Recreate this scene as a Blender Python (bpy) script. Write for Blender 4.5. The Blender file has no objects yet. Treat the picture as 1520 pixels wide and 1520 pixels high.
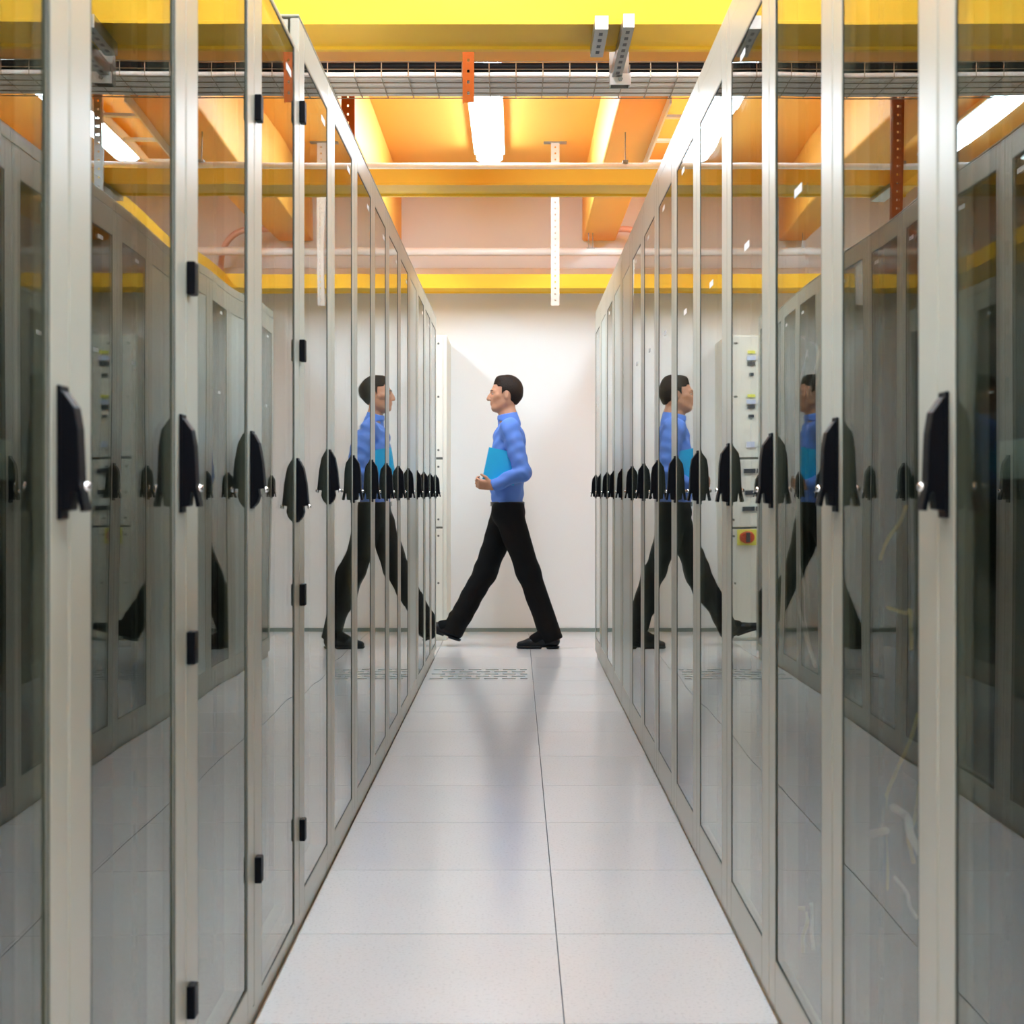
import bpy, math, random
import numpy as np
from mathutils import Vector, Matrix

random.seed(7)
SC = bpy.context.scene
COL = SC.collection
PI = math.pi

# ------------------------------------------------------------------ camera, world, exposure
F_PX, HC = 2267.0, 1.02                    # focal length in pixels of the 1520 frame, lens height
cam_d = bpy.data.cameras.new('camera')
cam = bpy.data.objects.new('camera', cam_d)
COL.objects.link(cam)
cam.location = (0, 0, HC)
cam.rotation_euler = (PI / 2, 0, 0)
cam_d.sensor_width = 36.0
cam_d.lens = 36.0 * F_PX / 1520
cam_d.shift_x = -6 / 1520
cam_d.shift_y = -27 / 1520
cam_d.clip_start = 0.05
cam_d.dof.use_dof = True
cam_d.dof.focus_distance = 6.0
cam_d.dof.aperture_fstop = 9.0
SC.camera = cam

w = bpy.data.worlds.new('world')
SC.world = w
w.use_nodes = True
w.node_tree.nodes['Background'].inputs[0].default_value = (1, 1, 1, 1)
w.node_tree.nodes['Background'].inputs[1].default_value = 0.02

SC.view_settings.view_transform = 'Standard'
SC.view_settings.look = 'None'
SC.view_settings.gamma = 1.0
SC.view_settings.use_curve_mapping = False
SC.view_settings.exposure = 0.0
LAMP = 43.0                                 # strength of the luminaire diffusers
SC.cycles.max_bounces = 14
SC.cycles.diffuse_bounces = 7
SC.cycles.glossy_bounces = 8
SC.cycles.transparent_max_bounces = 32
SC.cycles.use_denoising = True
SC.cycles.sample_clamp_indirect = 8.0
SC.cycles.caustics_reflective = False
SC.cycles.caustics_refractive = False


# ------------------------------------------------------------------ materials
def new_mat(name):
    m = bpy.data.materials.new(name)
    m.use_nodes = True
    nt = m.node_tree
    return m, nt, nt.nodes['Principled BSDF']


def mat(name, col, rough=0.5, metal=0.0, spec=0.5, var=0.04, scale=8.0, bump=0.0, bscale=60.0):
    """principled paint with a little procedural tone variation and optional fine relief"""
    m, nt, p = new_mat(name)
    tc = nt.nodes.new('ShaderNodeTexCoord')
    nz = nt.nodes.new('ShaderNodeTexNoise')
    nz.inputs['Scale'].default_value = scale
    nz.inputs['Detail'].default_value = 4
    nt.links.new(tc.outputs['Object'], nz.inputs['Vector'])
    r = nt.nodes.new('ShaderNodeValToRGB')
    r.color_ramp.elements[0].color = (*[c * (1 - var) for c in col], 1)
    r.color_ramp.elements[1].color = (*[min(1, c * (1 + var)) for c in col], 1)
    nt.links.new(nz.outputs['Fac'], r.inputs['Fac'])
    nt.links.new(r.outputs['Color'], p.inputs['Base Color'])
    p.inputs['Roughness'].default_value = rough
    p.inputs['Metallic'].default_value = metal
    p.inputs['Specular IOR Level'].default_value = spec
    if bump:
        n2 = nt.nodes.new('ShaderNodeTexNoise')
        n2.inputs['Scale'].default_value = bscale
        n2.inputs['Detail'].default_value = 3
        nt.links.new(tc.outputs['Object'], n2.inputs['Vector'])
        b = nt.nodes.new('ShaderNodeBump')
        b.inputs['Strength'].default_value = bump
        b.inputs['Distance'].default_value = 0.01
        nt.links.new(n2.outputs['Fac'], b.inputs['Height'])
        nt.links.new(b.outputs['Normal'], p.inputs['Normal'])
    return m


def emit_mat(name, col, strength):
    m = bpy.data.materials.new(name)
    m.use_nodes = True
    nt = m.node_tree
    nt.nodes.clear()
    o = nt.nodes.new('ShaderNodeOutputMaterial')
    e = nt.nodes.new('ShaderNodeEmission')
    e.inputs[0].default_value = (*col, 1)
    e.inputs[1].default_value = strength
    nt.links.new(e.outputs[0], o.inputs[0])
    return m


def glass_mat(name, tint, warp):
    """clear flat pane: Schlick mix of mirror reflection and straight transmission"""
    m = bpy.data.materials.new(name)
    m.use_nodes = True
    nt = m.node_tree
    nt.nodes.clear()
    N, L = nt.nodes.new, nt.links.new
    out = N('ShaderNodeOutputMaterial')
    geo = N('ShaderNodeNewGeometry')
    tc = N('ShaderNodeTexCoord')
    nz = N('ShaderNodeTexNoise')
    nz.inputs['Scale'].default_value = 1.6
    nz.inputs['Detail'].default_value = 0.5
    L(geo.outputs['Position'], nz.inputs['Vector'])
    bp = N('ShaderNodeBump')
    bp.inputs['Strength'].default_value = 1.0
    bp.inputs['Distance'].default_value = warp
    L(nz.outputs['Fac'], bp.inputs['Height'])
    dot = N('ShaderNodeVectorMath')
    dot.operation = 'DOT_PRODUCT'
    L(geo.outputs['Normal'], dot.inputs[0])
    L(geo.outputs['Incoming'], dot.inputs[1])
    ab = N('ShaderNodeMath'); ab.operation = 'ABSOLUTE'
    L(dot.outputs['Value'], ab.inputs[0])
    sb = N('ShaderNodeMath'); sb.operation = 'SUBTRACT'
    sb.inputs[0].default_value = 1.0
    L(ab.outputs[0], sb.inputs[1])
    pw = N('ShaderNodeMath'); pw.operation = 'POWER'
    L(sb.outputs[0], pw.inputs[0]); pw.inputs[1].default_value = 5.0
    ma = N('ShaderNodeMath'); ma.operation = 'MULTIPLY_ADD'
    L(pw.outputs[0], ma.inputs[0])
    ma.inputs[1].default_value = 0.955; ma.inputs[2].default_value = 0.045
    tr = N('ShaderNodeBsdfTransparent')
    tr.inputs[0].default_value = (*tint, 1)
    gl = N('ShaderNodeBsdfGlossy')
    gl.inputs['Roughness'].default_value = 0.0
    gl.inputs['Color'].default_value = (0.98, 1.0, 0.985, 1)
    L(bp.outputs['Normal'], gl.inputs['Normal'])
    mx = N('ShaderNodeMixShader')
    L(ma.outputs[0], mx.inputs[0])
    L(tr.outputs[0], mx.inputs[1])
    L(gl.outputs[0], mx.inputs[2])
    L(mx.outputs[0], out.inputs[0])
    return m


def floor_mat():
    m, nt, p = new_mat('floor_tile')
    N, L = nt.nodes.new, nt.links.new
    tc = N('ShaderNodeNewGeometry')
    a = N('ShaderNodeTexNoise'); a.inputs['Scale'].default_value = 130; a.inputs['Detail'].default_value = 5
    b = N('ShaderNodeTexNoise'); b.inputs['Scale'].default_value = 3.0; b.inputs['Detail'].default_value = 4
    L(tc.outputs['Position'], a.inputs['Vector'])
    L(tc.outputs['Position'], b.inputs['Vector'])
    ra = N('ShaderNodeValToRGB')
    ra.color_ramp.elements[0].position = 0.30
    ra.color_ramp.elements[0].color = (0.66, 0.665, 0.67, 1)
    ra.color_ramp.elements[1].position = 0.46
    ra.color_ramp.elements[1].color = (0.79, 0.795, 0.795, 1)
    L(a.outputs['Fac'], ra.inputs['Fac'])
    rb = N('ShaderNodeValToRGB')
    rb.color_ramp.elements[0].color = (0.93, 0.93, 0.94, 1)
    rb.color_ramp.elements[1].color = (1, 1, 1, 1)
    L(b.outputs['Fac'], rb.inputs['Fac'])
    oi = N('ShaderNodeObjectInfo')
    mr = N('ShaderNodeMapRange')
    mr.inputs['To Min'].default_value = 0.965
    mr.inputs['To Max'].default_value = 1.0
    L(oi.outputs['Random'], mr.inputs['Value'])
    mx = N('ShaderNodeMix'); mx.data_type = 'RGBA'; mx.blend_type = 'MULTIPLY'
    mx.inputs['Factor'].default_value = 1
    L(ra.outputs['Color'], mx.inputs['A']); L(rb.outputs['Color'], mx.inputs['B'])
    m2 = N('ShaderNodeMix'); m2.data_type = 'RGBA'; m2.blend_type = 'MULTIPLY'
    m2.inputs['Factor'].default_value = 1
    L(mx.outputs['Result'], m2.inputs['A']); L(mr.outputs['Result'], m2.inputs['B'])
    L(m2.outputs['Result'], p.inputs['Base Color'])
    p.inputs['Roughness'].default_value = 0.17
    p.inputs['Specular IOR Level'].default_value = 0.5
    return m


M = {}
M['floor'] = floor_mat()
M['wall'] = mat('white_wall_paint', (0.775, 0.785, 0.775), 0.7, var=0.015, scale=2, bump=0.05, bscale=90)
M['orange'] = mat('orange_ceiling_paint', (0.93, 0.445, 0.065), 0.55, var=0.03, scale=3, bump=0.05)
M['skirting'] = mat('grey_green_skirting', (0.20, 0.24, 0.22), 0.5)
M['yellow'] = mat('yellow_raceway', (0.95, 0.565, 0.04), 0.45, spec=0.2, var=0.03, scale=5)
M['cab'] = mat('pale_grey_cabinet_paint', (0.43, 0.432, 0.362), 0.30, spec=0.5, var=0.02, scale=6, bump=0.03, bscale=300)
M['inner'] = mat('dark_cabinet_interior', (0.022, 0.020, 0.016), 0.6, spec=0.2, var=0.15)
M['rail'] = mat('rack_rail_steel', (0.13, 0.12, 0.10), 0.5, 0.1)
M['greenpanel'] = mat('grey_green_door_panel', (0.50, 0.55, 0.51), 0.30, var=0.03)
M['glass'] = glass_mat('door_glass', (0.72, 0.74, 0.70), 0.0016)
M['gasket'] = mat('dark_glass_gasket', (0.03, 0.04, 0.035), 0.5)
M['black'] = mat('black_handle_plastic', (0.003, 0.003, 0.005), 0.45, spec=0.10, var=0.1)
M['chrome'] = mat('chrome_lock', (0.85, 0.85, 0.85), 0.15, 1.0)
M['label'] = mat('white_paper_label', (0.85, 0.85, 0.83), 0.5)
M['galv'] = mat('galvanised_steel', (0.36, 0.37, 0.35), 0.33, 0.9, var=0.12, scale=30)
M['litgalv'] = mat('lit_galvanised_steel', (0.58, 0.53, 0.47), 0.45, 0.3, var=0.06, scale=30)  # galvanised steel too, with direct light put into a paler, warmer base
M['orangelit'] = mat('orange_lit_galvanised_steel', (0.36, 0.075, 0.003), 0.6, 0.0, spec=0.15, var=0.15, scale=25)  # galvanised strut, the ceiling's orange reflection put into its base colour
M['wire'] = mat('basket_wire_zinc', (0.35, 0.28, 0.20), 0.35, 0.8)
M['pipe'] = mat('white_pipe', (0.84, 0.83, 0.81), 0.35)
M['blackcable'] = mat('black_cable', (0.006, 0.005, 0.005), 0.6, spec=0.1)
M['whitecable'] = mat('white_cable', (0.94, 0.90, 0.87), 0.22, var=0.06)
M['yellowcable'] = mat('yellow_cable', (0.75, 0.58, 0.10), 0.4)
M['fixture'] = mat('white_fixture_steel', (0.85, 0.85, 0.84), 0.4)
M['lamp'] = emit_mat('luminaire_diffuser', (0.78, 1.0, 1.18), LAMP)
M['device'] = mat('rack_switch_grey', (0.26, 0.33, 0.31), 0.35)
M['deviceport'] = mat('rack_switch_port', (0.02, 0.02, 0.02), 0.5)
M['panel'] = mat('cream_panel_steel', (0.72, 0.71, 0.62), 0.45, var=0.02)
M['panelgap'] = mat('panel_gap_shadow', (0.12, 0.12, 0.10), 0.6)
M['breaker'] = mat('dark_breaker', (0.05, 0.05, 0.06), 0.45)
M['yellowlabel'] = mat('yellow_label', (0.75, 0.75, 0.12), 0.5)
M['bluelabel'] = mat('pale_blue_label', (0.55, 0.60, 0.75), 0.5)
M['red'] = mat('red_switch', (0.55, 0.07, 0.03), 0.4)
M['skin'] = mat('skin', (0.43, 0.21, 0.125), 0.5, var=0.06, scale=20)
M['shirt'] = mat('blue_shirt_cotton', (0.105, 0.215, 0.62), 0.75, spec=0.2, var=0.05, scale=12)
M['trouser'] = mat('black_trouser_cloth', (0.007, 0.0065, 0.007), 0.8, spec=0.1, var=0.1)
M['shoe'] = mat('black_shoe_leather', (0.006, 0.006, 0.008), 0.4, spec=0.25)
M['hair'] = mat('dark_brown_hair', (0.016, 0.009, 0.006), 0.6, spec=0.15, var=0.3, scale=60, bump=0.5, bscale=150)
M['eye'] = mat('eye_white', (0.45, 0.42, 0.40), 0.3)
M['iris'] = mat('dark_iris', (0.03, 0.02, 0.015), 0.2)
M['lip'] = mat('lip', (0.42, 0.17, 0.13), 0.5)
M['folder'] = mat('cyan_blue_folder_card', (0.0, 0.40, 0.74), 0.4, var=0.04)
M['paper'] = mat('white_paper', (0.8, 0.8, 0.78), 0.7)
M['buckle'] = mat('steel_buckle', (0.6, 0.6, 0.58), 0.25, 1.0)


# ------------------------------------------------------------------ mesh helpers
class MB:
    def __init__(self):
        self.v, self.f = [], []

    def box(self, x0, x1, y0, y1, z0, z1):
        x0, x1 = min(x0, x1), max(x0, x1)
        y0, y1 = min(y0, y1), max(y0, y1)
        n = len(self.v)
        self.v += [(x0, y0, z0), (x1, y0, z0), (x1, y1, z0), (x0, y1, z0),
                   (x0, y0, z1), (x1, y0, z1), (x1, y1, z1), (x0, y1, z1)]
        self.f += [tuple(n + i for i in q) for q in
                   ((0, 3, 2, 1), (4, 5, 6, 7), (0, 1, 5, 4), (1, 2, 6, 5), (2, 3, 7, 6), (3, 0, 4, 7))]
        return self

    def prism(self, poly, axis, a, b):
        """extrude a polygon; axis 'y': poly in (x,z); 'x': poly in (y,z); 'z': poly in (x,y)"""
        def pt(p, t):
            return {'y': (p[0], t, p[1]), 'x': (t, p[0], p[1]), 'z': (p[0], p[1], t)}[axis]
        n, k = len(self.v), len(poly)
        self.v += [pt(p, a) for p in poly] + [pt(p, b) for p in poly]
        self.f.append(tuple(n + i for i in range(k)))
        self.f.append(tuple(n + k + i for i in reversed(range(k))))
        for i in range(k):
            j = (i + 1) % k
            self.f.append((n + i, n + k + i, n + k + j, n + j))
        return self

    def tube(self, pts, r, n=8, caps=True):
        pts = [Vector(p) for p in pts]
        base = len(self.v)
        up = None
        for i, p in enumerate(pts):
            t = (pts[min(i + 1, len(pts) - 1)] - pts[max(i - 1, 0)]).normalized()
            if up is None:
                up = Vector((0, 0, 1)) if abs(t.z) < 0.9 else Vector((1, 0, 0))
            sx = t.cross(up).normalized()
            up = sx.cross(t).normalized()
            rr = r[i] if isinstance(r, (list, tuple)) else r
            for k in range(n):
                a = 2 * PI * k / n
                self.v.append(tuple(p + sx * (rr * math.cos(a)) + up * (rr * math.sin(a))))
        for i in range(len(pts) - 1):
            for k in range(n):
                k2 = (k + 1) % n
                b0, b1 = base + i * n, base + (i + 1) * n
                self.f.append((b0 + k, b0 + k2, b1 + k2, b1 + k))
        if caps:
            self.f.append(tuple(base + k for k in reversed(range(n))))
            e = base + (len(pts) - 1) * n
            self.f.append(tuple(e + k for k in range(n)))
        return self

    def mesh(self, name, smooth=False, fix=True):
        me = bpy.data.meshes.new(name)
        me.from_pydata(self.v, [], self.f)
        if fix:
            import bmesh
            bm = bmesh.new(); bm.from_mesh(me)
            bmesh.ops.recalc_face_normals(bm, faces=bm.faces)
            bm.to_mesh(me); bm.free()
        if smooth:
            me.shade_smooth()
        me.update()
        return me


def link(name, me, m=None, parent=None, loc=(0, 0, 0), rot=(0, 0, 0), bevel=0, label=None):
    o = bpy.data.objects.new(name, me)
    COL.objects.link(o)
    o.location = loc
    o.rotation_euler = rot
    if m is not None and me is not None and len(me.materials) == 0:
        me.materials.append(m)
    if parent is not None:
        o.parent = parent
    if bevel:
        b = o.modifiers.new('bevel', 'BEVEL')
        b.width = bevel
        b.segments = 2
        b.limit_method = 'ANGLE'
    if label:
        o['label'] = label
    return o


def thing(name, label, cat, loc=(0, 0, 0), group=None, rot=(0, 0, 0)):
    o = link(name, None, loc=loc, rot=rot)
    o.empty_display_size = 0.1
    return tag(o, label, cat, group)


def tag(o, label, cat, group=None):
    o['label'] = label
    o['category'] = cat
    if group:
        o['group'] = group
    return o


def struct(name, me, m, bevel=0):
    o = link(name, me, m, bevel=bevel)
    o['kind'] = 'structure'
    return o


def spline(pts, n=8):
    """Catmull-Rom through the given points"""
    P = [Vector(p) for p in pts]
    P = [P[0] * 2 - P[1]] + P + [P[-1] * 2 - P[-2]]
    out = []
    for i in range(1, len(P) - 2):
        for k in range(n):
            t = k / n
            a, b, c, d = P[i - 1], P[i], P[i + 1], P[i + 2]
            out.append(0.5 * ((2 * b) + (c - a) * t + (2 * a - 5 * b + 4 * c - d) * t * t + (3 * b - a - 3 * c + d) * t ** 3))
    out.append(P[-2])
    return out


# ------------------------------------------------------------------ room
X0, X1, Y0, Y1, ZC = -3.3, 3.3, -2.7, 11.3, 3.32
struct('wall_back', MB().box(X0, X1, Y1, Y1 + 0.15, -0.05, ZC + 0.15).mesh('wall_back'), M['wall'])
struct('wall_front', MB().box(X0, X1, Y0 - 0.15, Y0, -0.05, ZC + 0.15).mesh('wall_front'), M['wall'])
struct('wall_left', MB().box(X0 - 0.15, X0, Y0 - 0.15, Y1 + 0.15, -0.05, ZC + 0.15).mesh('wall_left'), M['wall'])
struct('wall_right', MB().box(X1, X1 + 0.15, Y0 - 0.15, Y1 + 0.15, -0.05, ZC + 0.15).mesh('wall_right'), M['wall'])
struct('baseboard_back', MB().box(X0, X1, Y1 - 0.012, Y1, 0, 0.028).mesh('baseboard_back'), M['skirting'])

floor = struct('floor', MB().box(X0 - 0.15, X1 + 0.15, Y0 - 0.15, Y1 + 0.15, -0.09, -0.03).mesh('floor'), M['floor'])
GAP = 0.0016
tile_cache = {}


def tile_mesh(wx, wy):
    k = (round(wx, 3), round(wy, 3))
    if k not in tile_cache:
        tile_cache[k] = MB().box(GAP, wx - GAP, GAP, wy - GAP, -0.03, 0).mesh('floor_tile')
    return tile_cache[k]


def perforated_tile(wx, wy):
    """tile with staggered rows of slots through it"""
    mb = MB()
    xs, ys = [], []
    mb.box(GAP, 0.03, GAP, wy - GAP, -0.03, 0)
    mb.box(wx - 0.03, wx - GAP, GAP, wy - GAP, -0.03, 0)
    rows, slot = 5, 0.055
    pitch = (wy - 0.06) / rows
    y = 0.03
    mb.box(0.03, wx - 0.03, GAP, y, -0.03, 0)
    for r in range(rows):
        y0 = y + r * pitch
        ys0, ys1 = y0 + (pitch - slot) / 2, y0 + (pitch + slot) / 2
        mb.box(0.03, wx - 0.03, y0, ys0, -0.03, 0)
        mb.box(0.03, wx - 0.03, ys1, y0 + pitch, -0.03, 0)
        off = 0.0 if r % 2 == 0 else 0.052
        x = 0.03 + off
        if off:
            mb.box(0.03, x, ys0, ys1, -0.03, 0)
        while x < wx - 0.03:
            sx = min(x + 0.076, wx - 0.03)
            e = min(sx + 0.024, wx - 0.03)
            if e > sx:
                mb.box(sx, e, ys0, ys1, -0.03, 0)
            x = e if e > sx else wx
    mb.box(0.03, wx - 0.03, wy - 0.03, wy - GAP, -0.03, 0)
    return mb.mesh('perforated_tile')


xe = [X0] + [0.093 + 0.6 * i for i in range(-5, 6)] + [X1]
ye = [Y0] + [0.54 + 0.6 * i for i in range(-5, 18)] + [Y1]
for i in range(len(xe) - 1):
    for j in range(len(ye) - 1):
        if abs(xe[i] - (-0.507)) < 1e-3 and abs(ye[j] - 8.34) < 1e-3:
            link('perforated_tile', perforated_tile(0.6, 0.6), M['floor'], floor, (xe[i], ye[j], 0),
                 label='perforated floor tile with staggered slots')
            link('slot_shade_plate', MB().box(0.02, 0.58, 0.02, 0.58, -0.029, -0.004).mesh('slot_shade_plate'),  # solid dark plate just below the slots, painted in place of their shade
                 M['skirting'], floor, (xe[i], ye[j], 0))
        else:
            link('floor_tile', tile_mesh(xe[i + 1] - xe[i], ye[j + 1] - ye[j]), M['floor'], floor, (xe[i], ye[j], 0))

ceiling = struct('ceiling', MB().box(X0 - 0.15, X1 + 0.15, Y0 - 0.15, Y1 + 0.15, ZC, ZC + 0.15).mesh('ceiling'), M['orange'])
ZB = 2.89
bm_beam = MB().box(0, 0.245, Y0, Y1, ZB, ZC).mesh('ceiling_beam')
for bx in (-2.677, -1.092, 0.49, 2.078):
    link('ceiling_beam', bm_beam, M['orange'], ceiling, (bx, 0, 0), bevel=0.012)
link('ceiling_girder', MB().box(X0, X1, 6.22, 6.61, 2.885, ZC).mesh('ceiling_girder'), M['orange'], ceiling, bevel=0.01)


# ------------------------------------------------------------------ luminaires
def luminaire(x, y0, y1, label):
    t = thing('ceiling_light', label, 'ceiling light', (x, (y0 + y1) / 2, ZC), 'fluorescent ceiling lights between the beams')
    h = (y1 - y0) / 2
    link('light_housing', MB().prism([(-0.07, 0), (0.07, 0), (0.10, -0.046), (0.10, -0.054), (-0.10, -0.054), (-0.10, -0.046)], 'y', -h, h).mesh('light_housing'),
         M['fixture'], t)
    link('diffuser', MB().prism([(-0.083, -0.054), (0.083, -0.054), (0.078, -0.09), (0.05, -0.105), (-0.05, -0.105), (-0.078, -0.09)],
                                'y', -h + 0.02, h - 0.02).mesh('diffuser'), M['lamp'], t)
    for e in (-1, 1):
        link('end_cap', MB().prism([(-0.086, 0), (0.086, 0), (0.086, -0.09), (0.055, -0.108), (-0.055, -0.108), (-0.086, -0.09)],
                                   'y', e * (h - 0.02), e * h).mesh('end_cap'), M['fixture'], t)


LX = {'left': -1.765, 'middle': -0.175, 'right': 1.415}
for nm, lx in LX.items():
    luminaire(lx, 7.55, 10.12, {'left': 'long white fluorescent ceiling light beyond the left cabinet row, seen in the right glass doors',
                                'middle': 'long white fluorescent ceiling light over the aisle, behind the white pipe',
                                'right': 'long white fluorescent ceiling light beyond the right cabinet row, seen in the left glass doors'}[nm])
    for q, (a, b) in enumerate(((2.75, 5.3), (-0.6, 1.95))):
        luminaire(lx, a, b, 'white fluorescent ceiling light %s, %s' % (('above the nearest yellow raceway', 'over the camera')[q], {'left': 'over the left row', 'middle': 'over the aisle', 'right': 'over the right row'}[nm]))


# ------------------------------------------------------------------ cabinets
W = 0.497
DEP = 0.86
ord_words = ['first', 'second', 'third', 'fourth', 'fifth', 'sixth', 'seventh', 'eighth', 'ninth', 'tenth',
             'eleventh', 'twelfth', 'thirteenth', 'fourteenth']
mesh_cache = {}


def cached(key, fn):
    if key not in mesh_cache:
        mesh_cache[key] = fn()
    return mesh_cache[key]


def handle_mesh(s, bell=False):
    # side profile (protrusion from the door, height), extruded along the row
    prof = [(0, 0.134), (0.006, 0.131), (0.018, 0.114), (0.022, 0.09), (0.0245, 0.03), (0.0305, 0.002),
            (0.0245, 0.0), (0.0205, 0.021), (0.0165, 0.022), (0.0145, 0.002), (0, 0.0)]
    if bell:
        prof = [(0, 0.136), (0.007, 0.132), (0.016, 0.115), (0.0225, 0.08), (0.0265, 0.036), (0.0268, 0.030),
                (0.015, 0.029), (0.017, 0.016), (0.013, 0.004), (0.007, -0.004), (0, -0.006)]
    mb = MB()
    mb.prism([(-s * p, z) for p, z in prof], 'y', -0.014, 0.014)
    mb.box(0, -s * 0.004, -0.017, 0.017, -0.008, 0.138)
    return mb.mesh('door_handle')


def build_cabinet(s, y0, idx, kind):
    side = 'left' if s < 0 else 'right'
    opaque = kind == 'opaque'
    low = kind in ('low', 'slim')
    if side == 'right':
        zp, zd0, zd1, zg0, zg1, ztop = 0.030, 0.034, 2.118, 0.124, 2.02, 2.168
    elif low:
        zp, zd0, zd1, zg0, zg1, ztop = 0.045, 0.050, 2.034, 0.100, 1.97, 2.034
        if kind == 'slim':
            zd0, zg0, zg1 = 0.044, 0.056, 2.022
    else:
        zp, zd0, zd1, zg0, zg1, ztop = 0.045, 0.050, 2.112, 0.095, 2.035, 2.116
    X = lambda u: s * (u - DEP / 2)           # u = depth behind the door plane
    look = {'opaque': 'grey cabinet with solid grey-green door',
            'slim': 'low grey cabinet, glass door with slim rails',
            'low': 'low grey cabinet with glass door',
            'std': 'tall grey cabinet with glass door'}[kind]
    lab = '%s, %s from camera in %s row' % (look, ord_words[idx], side)
    t = thing('server_cabinet', lab, 'cabinet', (s * (W + DEP / 2), y0 + 0.3, 0), 'server cabinets in the %s row' % side)
    far_end, near_end = idx == 13, idx == 0
    key = (s, kind)

    def shell():
        mb = MB()
        zr = ztop - (0.05 if not low else 0.004)
        mb.box(X(0.03), X(DEP), -0.3, 0.3, zr - 0.03, zr - 0.004)    # roof lining
        mb.box(X(DEP - 0.02), X(DEP), -0.3, 0.3, zp, zr - 0.03)      # back
        mb.box(X(0.03), X(DEP - 0.02), -0.3, 0.3, zp, zp + 0.03)     # bottom
        if far_end:
            mb.box(X(0.03), X(DEP - 0.02), 0.28, 0.3, zp + 0.03, zr - 0.03)
        if near_end:
            mb.box(X(0.03), X(DEP - 0.02), -0.3, -0.28, zp + 0.03, zr - 0.03)
        return mb.mesh('cabinet_body')

    def frame_posts():
        mb = MB()
        for e in (-1, 1):
            mb.box(X(0.026), X(0.052), e * 0.3, e * 0.272, zp, zd1 - 0.004)
        mb.box(X(0.026), X(0.052), -0.272, 0.272, zd1 - 0.05, zd1 - 0.004)
        mb.box(X(0.026), X(0.052), -0.272, 0.272, zp, zp + 0.04)
        return mb.mesh('front_frame')
    link('cabinet_body', cached(key + ('b', far_end, near_end), shell), M['inner'], t)
    zr_ = ztop - (0.05 if not low else 0.004)
    link('cabinet_roof', cached(key + ('rf',), lambda: MB().box(X(0.03), X(DEP), -0.2995, 0.2995, zr_ - 0.004, zr_).mesh('cabinet_roof')), M['cab'], t)
    for e, on in ((-1, near_end), (1, far_end)):
        if on:
            link('side_panel', MB().box(X(0.026), X(DEP), e * 0.3, e * 0.303, zp, zr_).mesh('side_panel'), M['cab'], t)
    link('front_frame', cached(key + ('ff',), frame_posts), M['cab'], t)
    link('plinth', cached(key + ('p',), lambda: MB().box(X(0.012), X(DEP - 0.05), -0.2985, 0.2985, 0, zp).mesh('plinth')), M['cab'], t)
    if not low:
        if side == 'left':
            tr = lambda: MB().box(X(0.0), X(0.062), -0.299, 0.299, zd1 + 0.0025, ztop + 0.004).mesh('roof_trim')
        else:
            tr = lambda: MB().box(X(0.004), X(0.08), -0.299, 0.299, zd1 + 0.003, ztop).mesh('roof_trim')
        link('roof_trim', cached(key + ('t',), tr), M['cab'], t, bevel=0.004)
    if idx < 6 and not opaque:
        def rail():
            mb = MB()
            n = 22
            h = (1.85 - 0.15) / n
            mb.box(X(0.064), X(0.067), -0.018, -0.008, 0.15, 1.85)
            mb.box(X(0.064), X(0.067), 0.008, 0.018, 0.15, 1.85)
            for i in range(n):
                mb.box(X(0.064), X(0.067), -0.008, 0.008, 0.15 + i * h, 0.15 + i * h + h * 0.62)
            mb.box(X(0.067), X(0.10), 0.015, 0.018, 0.15, 1.85)
            return mb.mesh('rack_rail')
        for e in (-1, 1):
            link('rack_rail', cached((s, 'rail'), rail), M['rail'], t, (0, e * 0.245, 0))

    # the door: stiles and rails, with pane, handle, lock, hinges, label below it
    sn, sf = 0.088, 0.070                    # stile widths at the near and far edge

    def dframe():
        mb = MB()
        mb.box(X(0), X(0.022), -0.2985, -0.3 + sn, zd0, zd1)
        mb.box(X(0), X(0.022), 0.3 - sf, 0.2985, zd0, zd1)
        mb.box(X(0), X(0.022), -0.3 + sn, 0.3 - sf, zd0, zg0)
        mb.box(X(0), X(0.022), -0.3 + sn, 0.3 - sf, zg1, zd1)
        return mb.mesh('door')
    d = link('door', cached(key + ('d',), dframe), M['cab'], t, bevel=0.0035)
    if opaque:
        link('door_panel', cached(key + ('pn',), lambda: MB().box(X(0.003), X(0.012), -0.3 + sn, 0.3 - sf, zg0, zg1).mesh('door_panel')),
             M['greenpanel'], d, label='solid grey-green door panel')
    else:
        def pane():
            return MB().box(-0.0025, 0.0025, -0.3 + sn + 0.001, 0.3 - sf - 0.001, zg0 + 0.001, zg1 - 0.001).mesh('glass_pane')
        a = PANE_TILT.get((side, idx), 0.0)
        link('glass_pane', cached(key + ('g',), pane), M['glass'], d, (X(0.0045), 0, 0), (0, 0, a))

        def gasket():
            mb = MB()
            g = 0.003
            ya, yb = -0.3 + sn, 0.3 - sf
            mb.box(X(0.0008), X(0.0019), ya, ya + g, zg0, zg1)
            mb.box(X(0.0008), X(0.0019), yb - g, yb, zg0, zg1)
            mb.box(X(0.0008), X(0.0019), ya + g, yb - g, zg0, zg0 + g)
            mb.box(X(0.0008), X(0.0019), ya + g, yb - g, zg1 - g, zg1)
            return mb.mesh('glass_gasket')
        link('glass_gasket', cached(key + ('gk',), gasket), M['gasket'], d)
    hz = 1.0 - (0.037 if (side == 'left' and idx == 3) else 0.0)
    hy = 0.3 - 0.032
    link('door_handle', cached((s, 'h', side == 'left' and 2 <= idx <= 4), lambda: handle_mesh(s, side == 'left' and 2 <= idx <= 4)), M['black'], d, (X(0), hy, hz), bevel=0.0015)
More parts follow.
